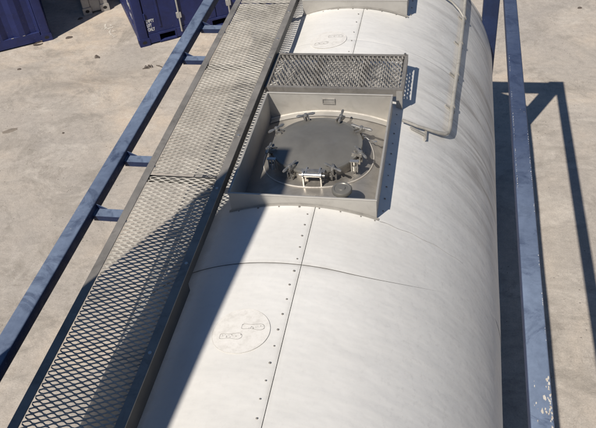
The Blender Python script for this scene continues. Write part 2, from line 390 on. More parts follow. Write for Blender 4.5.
# cladding
AS = math.acos(0.078/RT)                     # angle of the crown seam
def lin(a, b, n): return [a + (b-a)*i/n for i in range(n+1)]
HX = 0.408
holes = [(2.945, 3.972), (5.312, 6.26)]
def seam_drift(x, y):      # the cross seam wanders on the right flank
    t = max(0.0, x - 0.28); d = (0.62*t*t)*max(0.0, 1 - abs(y-2.49)/0.42)
    if abs(y-2.49) < .003: d += (2.49-y)*max(0.0, min(1.0, (x-.30)/.50))   # the joint closes up towards the flank
    return d
def shell(a0, a1, y0, y1, r, name, m, wob=0.0, thick=0.0015):
    angs = set(lin(a0, a1, max(2, int((a1-a0)/R_(2.2)))))
    for h in (math.acos(HX/r), math.acos(-HX/r)):
        if a0 < h < a1: angs.add(h)
    angs = sorted(angs); ys = set(lin(y0, y1, max(2, int((y1-y0)/0.07))))
    for h0, h1 in holes:
        for q in (h0, h1):
            if y0 < q < y1: ys.add(q)
    ys = sorted(ys); mb = MB(); vs = []; 
    for a in angs:
        for y in ys:
            rr = r - (max(0.0, min(1.0, (r*math.cos(a)-.30)/.45))*(r-RT) if r > RT else 0) + (wob*noise.noise((math.cos(a)*1.9, y*1.7, math.sin(a)*1.9)) if wob else 0)
            vs.append((rr*math.cos(a), y + seam_drift(rr*math.cos(a), y), ZC + rr*math.sin(a)))
    ny = len(ys); fs = []
    for i in range(len(angs)-1):
        for j in range(ny-1):
            xm = abs(r*math.cos((angs[i]+angs[i+1])/2)); ym = (ys[j]+ys[j+1])/2
            if xm < HX and math.sin((angs[i]+angs[i+1])/2) > 0 and any(h0 < ym < h1 for h0, h1 in holes): continue
            fs.append((i*ny+j, i*ny+j+1, (i+1)*ny+j+1, (i+1)*ny+j))
    mb.add(vs, fs); me = mb.mesh(name, 60)
    o = P(mb, name, m, data=me); me.materials.append(m)
    return o
g2 = 0.0016
rows = [(0.62, 2.4885), (2.4915, 4.7985), (4.8015, 6.35)]
panels = []
for i, (ya, yb) in enumerate(rows):
    # angles measured from +x; left sheets run from the seam over to the far side
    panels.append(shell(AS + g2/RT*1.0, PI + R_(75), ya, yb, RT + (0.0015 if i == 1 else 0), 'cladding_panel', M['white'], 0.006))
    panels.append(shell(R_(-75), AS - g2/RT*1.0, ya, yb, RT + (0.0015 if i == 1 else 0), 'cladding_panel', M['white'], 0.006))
shell(R_(-100), PI + R_(80), 0.63, 6.34, RT-0.006, 'cladding_backing', M['back'], 0)
# inner vessel that shows in the hatch boxes
vm = MB(); vm.lathe([(RV, 0.9), (RV, 6.3)], (0, 0, ZC), 180, axis='y')
P(vm, 'vessel_shell', M['steel'])
# rolled end rims and dished ends
for yy, s in ((6.35, 1), (0.62, -1)):
    pr = [(RT+.002, yy-s*.03), (RT+.006, yy-s*.012), (RT+.006, yy), (RT-.01, yy+s*.004)]
    P(MB().lathe(pr, (0,0,ZC), 160, axis='y'), 'end_rim', M['white'])
    pr = [(RT*math.sin(t), yy + s*(.003 + .085*math.cos(t))) for t in lin(PI/2, 0.02, 14)]
    pr[0] = (RT-.012, yy)
    P(MB().lathe(pr, (0,0,ZC), 96, axis='y', cap=False), 'dished_end', M['white'])

def on_tank(x, y, h=0.0, r=RT):
    a = math.acos(max(-1, min(1, x/r))); return Vector(((r+h)*math.cos(a), y, ZC + (r+h)*math.sin(a)))
lp_ = MB(); q_ = [(.425 + .46*i/24, 2.925 + .045*(i/24)**2 + .004*math.sin(i*.9)) for i in range(25)]
A_ = [on_tank(x, y-.0015*(1-.5*i/24), .0058) for i, (x, y) in enumerate(q_)]; B_ = [on_tank(x, y+.0015*(1-.5*i/24), .0058) for i, (x, y) in enumerate(q_)]
lp_.add(A_+B_, [(i,i+1,26+i,25+i) for i in range(24)]); P(lp_, 'lap_seam', mat_plain('lap_grey', (.26,.25,.235), (.45,.43,.41), 0.7, 0, 30, 0))
def nrm(x): a = math.acos(x/RT); return Vector((math.cos(a), 0, math.sin(a)))
# rivets: one mesh each, shared
rv = MB().lathe([(.0001,.0032),(.004,.0028),(.0062,.0012),(.0068,-.001)], (0,0,0), 10).mesh('rivet', 60); rv.materials.append(M['rivet'])
def rivet(x, y, par=tank):
    p = on_tank(x, y, 0.003); n_ = nrm(x)
    o = bpy.data.objects.new('rivet', rv); C.objects.link(o); o.parent = par
    o.location = p - Vector((0, 3.45, 0)); o.rotation_euler = n_.to_track_quat('Z', 'Y').to_euler(); s_ = random.uniform(.6, .95); o.scale = (s_, s_, s_)
y = 0.75
while y < 2.9:
    if abs(y-2.49) > .03: rivet(0.047 + random.gauss(0,.002), y)
    y += 0.094 if y < 2.4 else 0.085
for y in (4.62, 4.78, 4.91, 5.07, 5.2): rivet(0.045, y)
for x in (-.36, -.245, -.125, -.01, .10, .215, .325, .40): rivet(x, 2.923); rivet(x, 5.29)
for i in range(10): rivet(0.437, 3.02 + i*.105)
for i in range(3): rivet(0.437, 5.36 + i*.12)
for i in range(7): rivet(-0.432, 3.02 + i*.13)

# worn round transfers with two printed boot soles
def sticker(cx, cy, r, tilt, soles, ink, name):
    mb = MB(); rings = 9; n = 56; vs = [on_tank(cx, cy, .0042)]
    for i in range(1, rings+1):
        for k in range(n):
            t = 2*PI*k/n; rr = r*i/rings*(1 + (0.008*noise.noise((k*.9, cx, i)) if i == rings else 0))
            vs.append(on_tank(cx + rr*math.cos(t), cy + rr*math.sin(t)*0.95, .0042))
    fs = [(0, 1+k, 1+(k+1)%n) for k in range(n)]
    for i in range(rings-1):
        for k in range(n): fs.append((1+i*n+k, 1+i*n+(k+1)%n, 1+(i+1)*n+(k+1)%n, 1+(i+1)*n+k))
    # thin edge
    for k in range(n):
        t = 2*PI*k/n
    mb.add(vs, fs); o = P(mb, name, M['sticker'], sharp=60)
    im = MB()
    for (sx_, sy_, ln, wd, flip) in soles:
        out = []
        prof = [(0,.55),(.04,.8),(.12,.85),(.3,.72),(.45,.66),(.6,.85),(.75,1.0),(.88,.95),(.97,.6),(1.0,.1)]
        up = [(a*ln, b*wd/2) for a, b in prof]; lo = [(a*ln, -b*wd/2) for a, b in reversed(prof)]
        out = up + lo; m_ = len(out)
        def ring(off): 
            return [on_tank(sx_ + a + (off if a > ln/2 else -off)*0.6, sy_ + b + (off if b > 0 else -off), .0052) for a, b in out]
        A, B = ring(-0.0010), ring(0.0008)
        im.add(A+B, [(i, (i+1)%m_, m_+(i+1)%m_, m_+i) for i in range(m_)])
        for k in range(14):
            x_ = sx_ + random.random()*ln; y_ = sy_ + random.uniform(-.3,.3)*wd; q = random.uniform(.0012,.003)
            im.add([on_tank(x_-q, y_, .0053), on_tank(x_, y_-q, .0053), on_tank(x_+q*1.6, y_, .0053), on_tank(x_, y_+q, .0053)], [(0,1,2,3)])
    i2 = im.build('boot_sole_print', ink, o)
    rm = MB(); pts = [on_tank(cx + r*math.cos(2*PI*k/72), cy + .95*r*math.sin(2*PI*k/72), .0042) for k in range(73)]
    rm.tube(pts, .0007, 5, cap=False); rm.build('edge_ring', M['sticker_edge'], o) if cy < 3 else None
    return o
M['sticker_edge'] = mat_plain('worn_transfer_edge', (.45,.43,.39), (.72,.70,.65), 0.6, 0, 30, 0)
M['ink_pale'] = mat_plain('grey_print', (.20,.195,.19), (.34,.33,.32), 0.7, 0, 60, 0)
sticker(-0.128, 2.045, 0.138, 0, [(-0.128, 2.070, 0.108, 0.036, 1), (-0.222, 2.012, 0.108, 0.036, 1)], M['ink_pale'], 'warning_transfer')
sticker(-0.130, 4.80, 0.135, 0, [(-0.135, 4.845, 0.108, 0.040, 1), (-0.225, 4.755, 0.10, 0.036, 1)], M['ink_pale'], 'warning_transfer')

# ---------------------------------------------------------------- expanded metal
def expanded(L_long, n_long, pitch_s, n_s, w_st=0.0085, t=0.0026, tilt=R_(52), jit=0.0):
    """sheet of diamonds; long way along u (0..), short way along v. returns verts/faces as (u, v, z)"""
    V = []; F = []; hp = L_long/2; s = pitch_s/2
    dv, dz = math.cos(tilt)*w_st/2, math.sin(tilt)*w_st/2
    tv, tz = math.sin(tilt)*t/2, -math.cos(tilt)*t/2
    for k in range(n_s*2):
        pts = []
        for i in range(n_long*2+1):
            sg = 1 if (i + k) % 2 == 0 else -1
            cu = i*hp
            for du in (-.22, .22):
                if (i == 0 and du < 0) or (i == n_long*2 and du > 0): continue
                pts.append((cu + du*hp, k*s + sg*(s*0.50 - w_st/2*math.cos(tilt)) + random.gauss(0, jit), -sg*w_st/2*math.sin(tilt) + random.gauss(0, jit)))
        base = len(V)
        for (u, v, z) in pts:
            V += [(u, v-dv-tv, z-dz-tz), (u, v+dv-tv, z+dz-tz), (u, v+dv+tv, z+dz+tz), (u, v-dv+tv, z-dz+tz)]
        for i in range(len(pts)-1):
            b = base + i*4
            for a in range(4): F.append((b+a, b+(a+1)%4, b+4+(a+1)%4, b+4+a))
    return V, F
WZ = 2.60
WX0, WX1 = -0.936, -0.446
skirts = []
def make_walk():
    wk = MB()
    # left and right edge angles: flat top flange and an outer skirt
    y0, y1 = 0.55, 6.30
    for (xa, xb, sk, depth) in ((WX0, WX0+.044, WX0, .05), (WX1-.044, WX1, WX1-.006, .062)):
        wk.prism([(xa,WZ),(xb,WZ),(xb,WZ-.006),(xa,WZ-.006)] if False else [(0,0),(.044,0),(.044,-.006),(0,-.006)], (xa, y0, WZ), (xa, y1, WZ))
        skirts.append(MB().box((sk, y0, WZ-depth), (sk+.006, y1, WZ-.0062)))
    return wk
walk = P(make_walk(), 'walkway_frame', M['galv_frame'], sharp=30)
# deeper support plate under the inner edge, near part, and feet
for q in skirts: q.build('edge_skirt', M['shade_steel'], walk)
sup = MB(); sup.box((WX1-.008, 0.6, WZ-.115), (WX1-.002, 2.28, WZ-.063)); 
sup.build('support_plate', M['shade_steel'], walk)
for y in (0.7, 1.2, 3.05, 4.3, 5.2, 6.1):
    MB().box((WX0+.008, y-.02, WZ-.060), (WX1-.010, y+.02, WZ-.038)).build('cross_bearer', M['shade_steel'], walk)
for y in (0.9, 1.2, 4.36, 5.25):
    for x in (-0.56,):
        zt = on_tank(x, y).z
        MB().box((x-.025, y-.003, zt-.01), (x+.025, y+.003, WZ-.053)).build('support_foot', M['galv_frame'], walk)
boltm = MB().lathe([(.0001,.006),(.009,.006),(.009,0)], (0,0,0), 6).mesh('bolt', 30); boltm.materials.append(M['bright'])
for y in (2.93, 3.43, 4.35, 4.62, 5.05, 1.8, 2.35, 5.5):
    o = bpy.data.objects.new('bolt', boltm); C.objects.link(o); o.parent = walk; o.location = (WX1-.020, y, WZ); o.rotation_euler = (0,0,random.random())
ms_x0 = WX0 + .040; n_long = 7; LW = (WX1 - WX0 - .080)/n_long
PS = 0.0315
for (ya, yb) in ((0.60, 3.048), (3.056, 5.20), (5.215, 6.25)):
    ns = int((yb-ya)/PS)
    V, F = expanded(LW, n_long, PS, ns, 0.0063, 0.0044, R_(29), 0.0005)
    mb = MB(); mb.add([(ms_x0+u, ya+v+.008, WZ-.0105+z + .0045*noise.noise((u*5, v*2.2+ya, 3))) for u, v, z in V], F)
    me = bpy.data.meshes.new('mesh_panel'); me.from_pydata(mb.v, [], mb.f); me.materials.append(M['mesh'])
    o = bpy.data.objects.new('mesh_panel', me); C.objects.link(o); o.parent = walk

# cross platform between the two hatch boxes
PX0, PX1, PY0, PY1, PZ = -0.443, 0.474, 4.045, 4.495, 2.560
def cross_platform(PY0, PY1, full=True):
    cp = MB()
    for a, b in (((PX0, PY0, 0), (PX1, PY0+.022, 0)), ((PX0, PY1-.022, 0), (PX1, PY1, 0)), ((PX0, PY0+.0225, 0), (PX0+.022, PY1-.0225, 0)), ((PX1-.022, PY0+.0225, 0), (PX1, PY1-.0225, 0))):
        cp.box((a[0], a[1], PZ-.005), (b[0], b[1], PZ))
    cp.box((PX0, PY0, PZ-.052), (PX1, PY0+.005, PZ-.0052)); cp.box((PX0, PY1-.005, PZ-.052), (PX1, PY1, PZ-.0052))
    cp.box((PX0, PY0+.0052, PZ-.052), (PX0+.005, PY1-.0052, PZ-.0052)); cp.box((PX1-.005, PY0+.0052, PZ-.052), (PX1, PY1-.0052, PZ-.0052))
    pf = P(cp, 'cross_platform', M['galv_frame'], sharp=30)
    nl = max(2, int(round((PY1-PY0-.036)/.05))); Lw = (PY1-PY0-.036)/nl; ns = int((PX1-PX0-.04)/.029)
    V, F = expanded(Lw, nl, .029, ns, 0.0118, 0.0035, R_(40), 0.0008)
    me = bpy.data.meshes.new('mesh_panel'); me.from_pydata([(PX0+.026+v, PY0+.018+u, PZ-.010+z+.003*noise.noise((u*6, v*6, 9))) for u, v, z in V], [], F); me.materials.append(M['mesh_dark'])
    o = bpy.data.objects.new('mesh_panel', me); C.objects.link(o); o.parent = pf
    # straps down to the tank
    for x in (PX1-.046,):
        zt = on_tank(x+.02, PY0+.0).z
        MB().box((x, PY0-.0045, zt-.004), (x+.040, PY0-.0005, PZ-.012)).build('strap', M['galv'], pf)
        zt = on_tank(x+.02, PY1).z
        MB().box((x, PY1+.0005, zt-.004), (x+.040, PY1+.0045, PZ-.012)).build('strap', M['galv'], pf)
    MB().tube([(PX1-.02, PY1-.012, PZ-.001), (PX1-.02, PY1-.012, PZ+.014)], .008, 8).build('bolt', M['clamp'], pf)
    MB().box((PX0+.3, PY0+.024, PZ-.05), (PX0+.33, PY1-.024, PZ-.028)).build('bearer', M['galv_frame'], pf)
    MB().box((PX0+.62, PY0+.024, PZ-.05), (PX0+.65, PY1-.024, PZ-.028)).build('bearer', M['galv_frame'], pf)
    return pf
cross_platform(PY0, PY1)

# ---------------------------------------------------------------- hatch boxes
BZ = 2.566
def hatch_box(ya, yb, full):
    T = 0.005; X = 0.41; zb = 2.30
    hb = MB()
    def wall(a, b): return MB().box(a, b)
    root = P(MB().box((-X, ya, zb), (X, ya+T, BZ-.004)), 'hatch_box_wall', M['steel_wall'])
    P(MB().box((-X, yb-T, zb), (X, yb, BZ-.004)), 'hatch_box_wall', M['steel_wall'])
    P(MB().box((-X, ya+T+.0003, zb), (-X+T, yb-T-.0003, BZ-.004)), 'hatch_box_wall', M['steel_wall'])
    P(MB().box((X-T, ya+T+.0003, zb), (X, yb-T-.0003, BZ-.004)), 'hatch_box_wall', M['steel_wall'])
    # folded rim
    rm = MB(); h = .007
    rm.bar((-X-.003, ya+T/2, BZ-h/2), (X+.003, ya+T/2, BZ-h/2), .012, h, .002)
    rm.bar((-X-.003, yb-T/2, BZ-h/2), (X+.003, yb-T/2, BZ-h/2), .012, h, .002)
    rm.bar((-X+.001, ya+.0115, BZ-h/2+.0004), (-X+.001, yb-.0115, BZ-h/2+.0004), .014, h, .002)
    rm.bar((X-.002, ya+.0115, BZ-h/2+.0004), (X-.002, yb-.0115, BZ-h/2+.0004), .012, h, .002)
    P(rm, 'hatch_box_rim', M['steel_wall'])
    # outer flashing where the box meets the white sheets
    fl = MB()
    def strip(pts_a, pts_b):
        n_ = len(pts_a); fl.add(pts_a + pts_b, [(i, i+1, n_+i+1, n_+i) for i in range(n_-1)])
    xs_ = lin(-X-.012, X+.012, 24)
    strip([on_tank(x, ya-.012, .0030) for x in xs_], [on_tank(x, ya-.0005, .0034) for x in xs_])
    strip([on_tank(x, ya-.0005, .0034) for x in xs_], [Vector((x, ya-.0005, on_tank(x, ya).z+.012)) for x in xs_])
    P(fl, 'base_flashing', M['galv'])
    # weld fillets inside, following the curved vessel
    wd = MB()
    def vz(x, h=0): 
        return ZC + math.sqrt((RV+h)**2 - x*x)
    xs2 = lin(-X+.01, X-.01, 30)
    wd.tube([(x, yb-.012, vz(x)+.002) for x in xs2], .010, 8)
    P(wd, 'weld_bead', M['weld'])
    P(MB().tube([(x, ya+.010, vz(x)+.002) for x in xs2], .006, 8), 'weld_bead', M['weld'])
    # draped collar strip
    cs = MB(); n_ = len(xs2)
    a_ = [Vector((x, yb-.062, vz(x)+.004)) for x in xs2]; b_ = [Vector((x, yb-.055, vz(x)+.008)) for x in xs2]; c_ = [Vector((x, yb-.016, vz(x)+.008)) for x in xs2]
    cs.add(a_ + b_ + c_, [(i, i+1, n_+i+1, n_+i) for i in range(n_-1)] + [(n_+i, n_+i+1, 2*n_+i+1, 2*n_+i) for i in range(n_-1)])
    P(cs, 'collar_strip', M['steel_wall'])
    # drain plate on the far wall
    pl = MB(); px = -.003; pz = BZ-.055
    for a, b in (((px-.042, .0), (px+.042, .006)), ((px-.042, .034), (px+.042, .040)), ((px-.042, .0062), (px-.036, .0338)), ((px+.036, .0062), (px+.042, .0338))):
        pl.box((a[0], yb-T-.009, pz-.02+a[1]), (b[0], yb-T-.0004, pz-.02+b[1]))
    pl.box((px-.035, yb-T-.004, pz-.013), (px+.035, yb-T-.0004, pz+.013))
    P(pl, 'drain_plate', M['galv'])
hatch_box(2.942, 3.975, True)
hatch_box(5.309, 6.263, False)

def draped_disc(cx, cy, r0, r1, h, n=96, rings=6, edge=.006):
    mb = MB(); vs = []; fs = []
    rs = lin(r0, r1, rings)
    def z(x, hh): return ZC + math.sqrt(RV*RV - x*x) + hh
    seq = [(r, h) for r in rs] + [(r1+.002, h-.002), (r1+.0025, -.002)]
    for r, hh in seq:
        for k in range(n):
            t = 2*PI*k/n; x = cx + r*math.cos(t); vs.append((x, cy + r*math.sin(t), z(x, hh)))
    for i in range(len(seq)-1):
        for k in range(n): fs.append((i*n+k, i*n+(k+1)%n, (i+1)*n+(k+1)%n, (i+1)*n+k))
    return mb.add(vs, fs)
LC = (-0.008, 3.512)
ZL = 2.490                                  # lid seat
M['pad'] = mat_plain('pad_steel', (.34,.32,.29), (.44,.415,.38), 0.34, 0.6, 4, 0.05, (.14,.13,.12), 6, (.5,.7), .5)
P(draped_disc(LC[0], 3.52, .15, .338, .006), 'reinforcing_pad', M['pad'])
wb = MB(); wb.tube([(LC[0]+.341*math.cos(2*PI*k/96), 3.52+.341*math.sin(2*PI*k/96), ZC+math.sqrt(RV**2-(LC[0]+.341*math.cos(2*PI*k/96))**2)+.003) for k in range(97)], .0042, 6, cap=False)
P(wb, 'weld_bead', M['weld'])
P(MB().lathe([(.258, -.12), (.258, -.006), (.268, -.006), (.268, .004)], (LC[0], LC[1], ZL), 72), 'manhole_neck', M['steel'])
lid = P(MB().lathe([(.274,-.004),(.277,-.002),(.277,.010),(.2755,.0125),(.262,.0135),(.258,.0125),(.250,.0155),(.20,.024),(.15,.031),(.08,.036),(.02,.038),(.0005,.038)], (LC[0], LC[1], ZL), 96), 'manhole_lid', M['lid'], sharp=50)

# swing-bolt clamps round the lid
def clamp_mesh(seed):
    rnd = random.Random(seed); mb = MB()
    # x is radial outwards, origin on lid edge r=.277 at lid seat height
    for sy in (-.013, .013):
        mb.box((-.03, sy-.004, .012), (.034, sy+.004, .030))             # forked lug on the lid
        mb.box((-.012, sy-.004, -.045), (.022, sy+.004, -.012))           # lug on the neck
    mb.tube([(.010, -.022, -.028), (.010, .022, -.028)], .006, 8)
    lean = rnd.uniform(-.006, .01)
    mb.tube([(.010, 0, -.03), (.014+lean, 0, .046)], .0065, 8)
    mb.lathe([(.0005,.031),(.015,.031),(.015,.036),(.0005,.036)], (.014,0,0), 12)
    hb = .026
    mb.lathe([(.0005,hb),(.013,hb),(.014,hb+.010),(.010,hb+.020),(.0005,hb+.021)], (.014+lean,0,0), 12)
    ang = rnd.uniform(0, PI); ln = rnd.uniform(.042, .058)
    for s in (-1, 1):
        d = Vector((math.cos(ang)*s, math.sin(ang)*s, 0)); p = Vector((.014+lean, 0, hb+.008))
        pts = [p + d*.006, p + d*.020 + Vector((0,0,.003)), p + d*ln + Vector((0,0,.008 if s > 0 else .0)), p + d*(ln+.014) + Vector((0,0,.007 if s > 0 else -.002))]
        mb.tube(pts, [.008,.0065,.0095,.0055], 6)
    return mb
angs = [113, 67, 30, -20, -62, -114, -161, 158]
for i, a in enumerate(angs):
    o = clamp_mesh(i+3).build('swing_clamp', M['clamp'], lid, sharp=50)
    t = R_(a); o.location = (LC[0]+.277*math.cos(t), LC[1]+.277*math.sin(t), ZL); o.rotation_euler = (0, 0, t)
# hinge at the near side
hg = MB(); hx = LC[0]+.022; hy = LC[1]-.312; hz = ZL+.018
hg.tube([(hx-.048, hy, hz), (hx+.048, hy, hz)], .0135, 14)
for x in (-.052, .052):
    hg.lathe([(.0005,-.004),(.022,-.004),(.022,.004),(.0005,.004)], (0,0,0), 2) if False else None
    hg.tube([(hx+x-.004, hy, hz), (hx+x+.004, hy, hz)], .023, 16)
    hg.box((hx+x-.004, hy-.012, hz-.075), (hx+x+.004, hy+.012, hz-.01))
    hg.box((hx+x*.75-.004, hy, hz-.006), (hx+x*.75+.004, hy+.065, hz+.008))
hg.tube([(hx-.075, hy, hz), (hx+.075, hy, hz)], .006, 8)
hg.build('hinge', M['bright'], lid, sharp=50)
hgp = MB().box((hx-.07, hy+.02, hz+.001), (hx+.07, hy+.05, hz+.006)); hgp.build('hinge_plate', M['clamp'], lid)
# two bright seal lugs left and right, with wire loops
for a in (-143, -35):
    t = R_(a); c = Vector((LC[0]+.305*math.cos(t), LC[1]+.305*math.sin(t), ZL))
    b = MB(); b.box((-.026,-.010,.022), (.026,.012,.027)); b.box((-.020,-.009,-.05), (-.014,.010,.0218)); b.box((.014,-.009,-.05), (.020,.010,.0218))
    b.tube([(0,0,-.055),(0,0,.02)], .008, 8)
    b.lathe([(.013,-.045),(.016,-.035),(.013,-.025),(.016,-.015),(.013,-.005)], (0,0,0), 10)
    o = b.build('seal_lug', M['bright'], lid, sharp=40); o.location = c
# loose locking pin on a chain
pn = MB(); pts = [(LC[0]+.275+.010*i, LC[1]+.11+.006*math.sin(i*1.7), ZL-.012-.004*i+.004*math.sin(i)) for i in range(8)]
pn.tube(pts, .0035, 6); pn.lathe([(.0005,-.003),(.009,-.003),(.009,.003),(.0005,.003)], pts[-1], 10)
pn.build('locking_pin', M['bright'], lid)

# relief valve cap at the near right of the deck
vx, vy = 0.207, 3.062
zb_ = ZC + math.sqrt(RV**2 - vx**2)
vp = MB().lathe([(.034,-.01),(.034,.05),(.040,.055),(.040,.07),(.030,.075),(.030,.103)], (vx, vy, zb_), 32)
cap = P(vp, 'relief_valve', M['steel'])
MB().lathe([(.044,.068),(.056,.070),(.057,.086),(.052,.093),(.044,.094),(.040,.090),(.022,.092),(.018,.098),(.0005,.099)], (vx, vy, zb_+.035), 40).build('valve_cap', M['lid'], cap, sharp=40)
hl = MB(); hl.tube([(vx-.05, vy, zb_+.05), (vx-.085, vy-.003, zb_+.035), (vx-.11, vy-.005, zb_+.012)], [.008,.007,.006], 8); hl.build('valve_lever', M['clamp'], cap)

# lid of the second hatch box (mostly above the frame)
l2 = P(MB().lathe([(.2,-.2),(.2,0),(.21,0),(.21,.012),(.19,.018),(.0005,.03)], (0, 5.85, ZL-.02), 48), 'valve_cover', M['lid'])

# drain pipe down the right shoulder
def shp(adeg, y, h=.030): 
    a = R_(adeg); return Vector(((RT+h)*math.cos(a), y, ZC + (RT+h)*math.sin(a)))
ctrl = [(43.0,6.36),(43.6,6.1),(44.0,5.86),(46.1,5.05),(48.0,4.5),(48.7,4.22),(49.1,4.08),(49.7,4.02),(50.9,3.985),(53.5,3.948),(56,3.925),(61,3.892),(66.2,3.885)]
pp = MB(); pts = []
for i in range(len(ctrl)-1):
    n_ = 6
    for k in range(n_): 
        t = k/n_; pts.append(shp(ctrl[i][0]*(1-t)+ctrl[i+1][0]*t, ctrl[i][1]*(1-t)+ctrl[i+1][1]*t))
pts.append(shp(*ctrl[-1]))
rad = [.0138 if i < 46 else .0138 - .0035*min(1, (i-46)/18) for i in range(len(pts))]
pp.tube(pts, rad, 12)
pipe = P(pp, 'drain_pipe', M['pipe'], sharp=50)
for (a_, y_) in ((43.9, 5.80), (45.4, 5.33), (46.9, 4.82), (48.3, 4.36)):
    c = MB(); c.tube([shp(a_, y_-.012), shp(a_, y_+.012)], .0185, 12)
    q0 = shp(a_-2.2, y_, .002); q1 = shp(a_+2.2, y_, .002)
    nn = Vector((math.cos(R_(a_)),0,math.sin(R_(a_)))); tt = (q1-q0)/2
    c.obox(shp(a_, y_, .005), tt, Vector((0,.012,0)), nn*.004)
    c.build('pipe_clip', M['pipe'], pipe, sharp=50)
# branch pipe joining near the top of the frame
bp = MB(); bp.tube([shp(44.0,5.80,.032), shp(47,5.86,.032), shp(51,5.9,.030), shp(56,5.90,.028), shp(64,5.87,.02), shp(69.5,5.85,.0)], .009, 8)
bp.build('branch_pipe', M['pipe'], pipe, sharp=50)
br = MB(); nn = Vector((math.cos(R_(59.5)),0,math.sin(R_(59.5)))); tg = Vector((math.sin(R_(59.5)),0,-math.cos(R_(59.5))))
br.obox(shp(60.5, 3.868, .014), tg*.055, Vector((0,.012,0)), nn*.003); br.obox(shp(57.6, 3.868, .008), tg*.006, Vector((0,.05,0)), nn*.011)
br.build('pipe_bracket', M['pipe'], pipe)

# ---------------------------------------------------------------- shipping containers
DA = R_(31.5)
def to_mesh_text(txt, size, name):
    cu = bpy.data.curves.new(name, 'FONT'); cu.body = txt; cu.size = size; cu.extrude = .0008; cu.align_x = 'LEFT'; cu.space_line = .95; cu.offset = 0.0022
    ob = bpy.data.objects.new(name, cu); C.objects.link(ob)
    bpy.context.view_layer.update(); dg = bpy.context.evaluated_depsgraph_get()
    me = bpy.data.meshes.new_from_object(ob.evaluated_get(dg)); bpy.data.objects.remove(ob); bpy.data.curves.remove(cu)
    me.materials.clear(); me.materials.append(M['worn_letter']); return me
def corr_wall(p0, ux, uy, length, z0, z1, m, root, pitch=.28, depth=.036, name='corrugated_wall'):
    """p0 = start on the outside plane, ux along, uy inward"""
    mb = MB(); prof = []; x = 0.0; ux = Vector(ux); uy = Vector(uy); p0 = Vector(p0)
    while x < length:
        for a, d in ((0,0),(.25,0),(.5,1),(.75,1)):
            q = x + a*pitch
            if q <= length: prof.append((q, d*depth))
        x += pitch
    prof.append((length, 0)); vs = []
    for z in (z0, z1):
        for q, d in prof: vs.append(p0 + ux*q + uy*(d+.012) + Vector((0,0,z)))
    n_ = len(prof); mb.add(vs, [(i, i+1, n_+i+1, n_+i) for i in range(n_-1)])
    return mb.build(name, m, root, sharp=20)
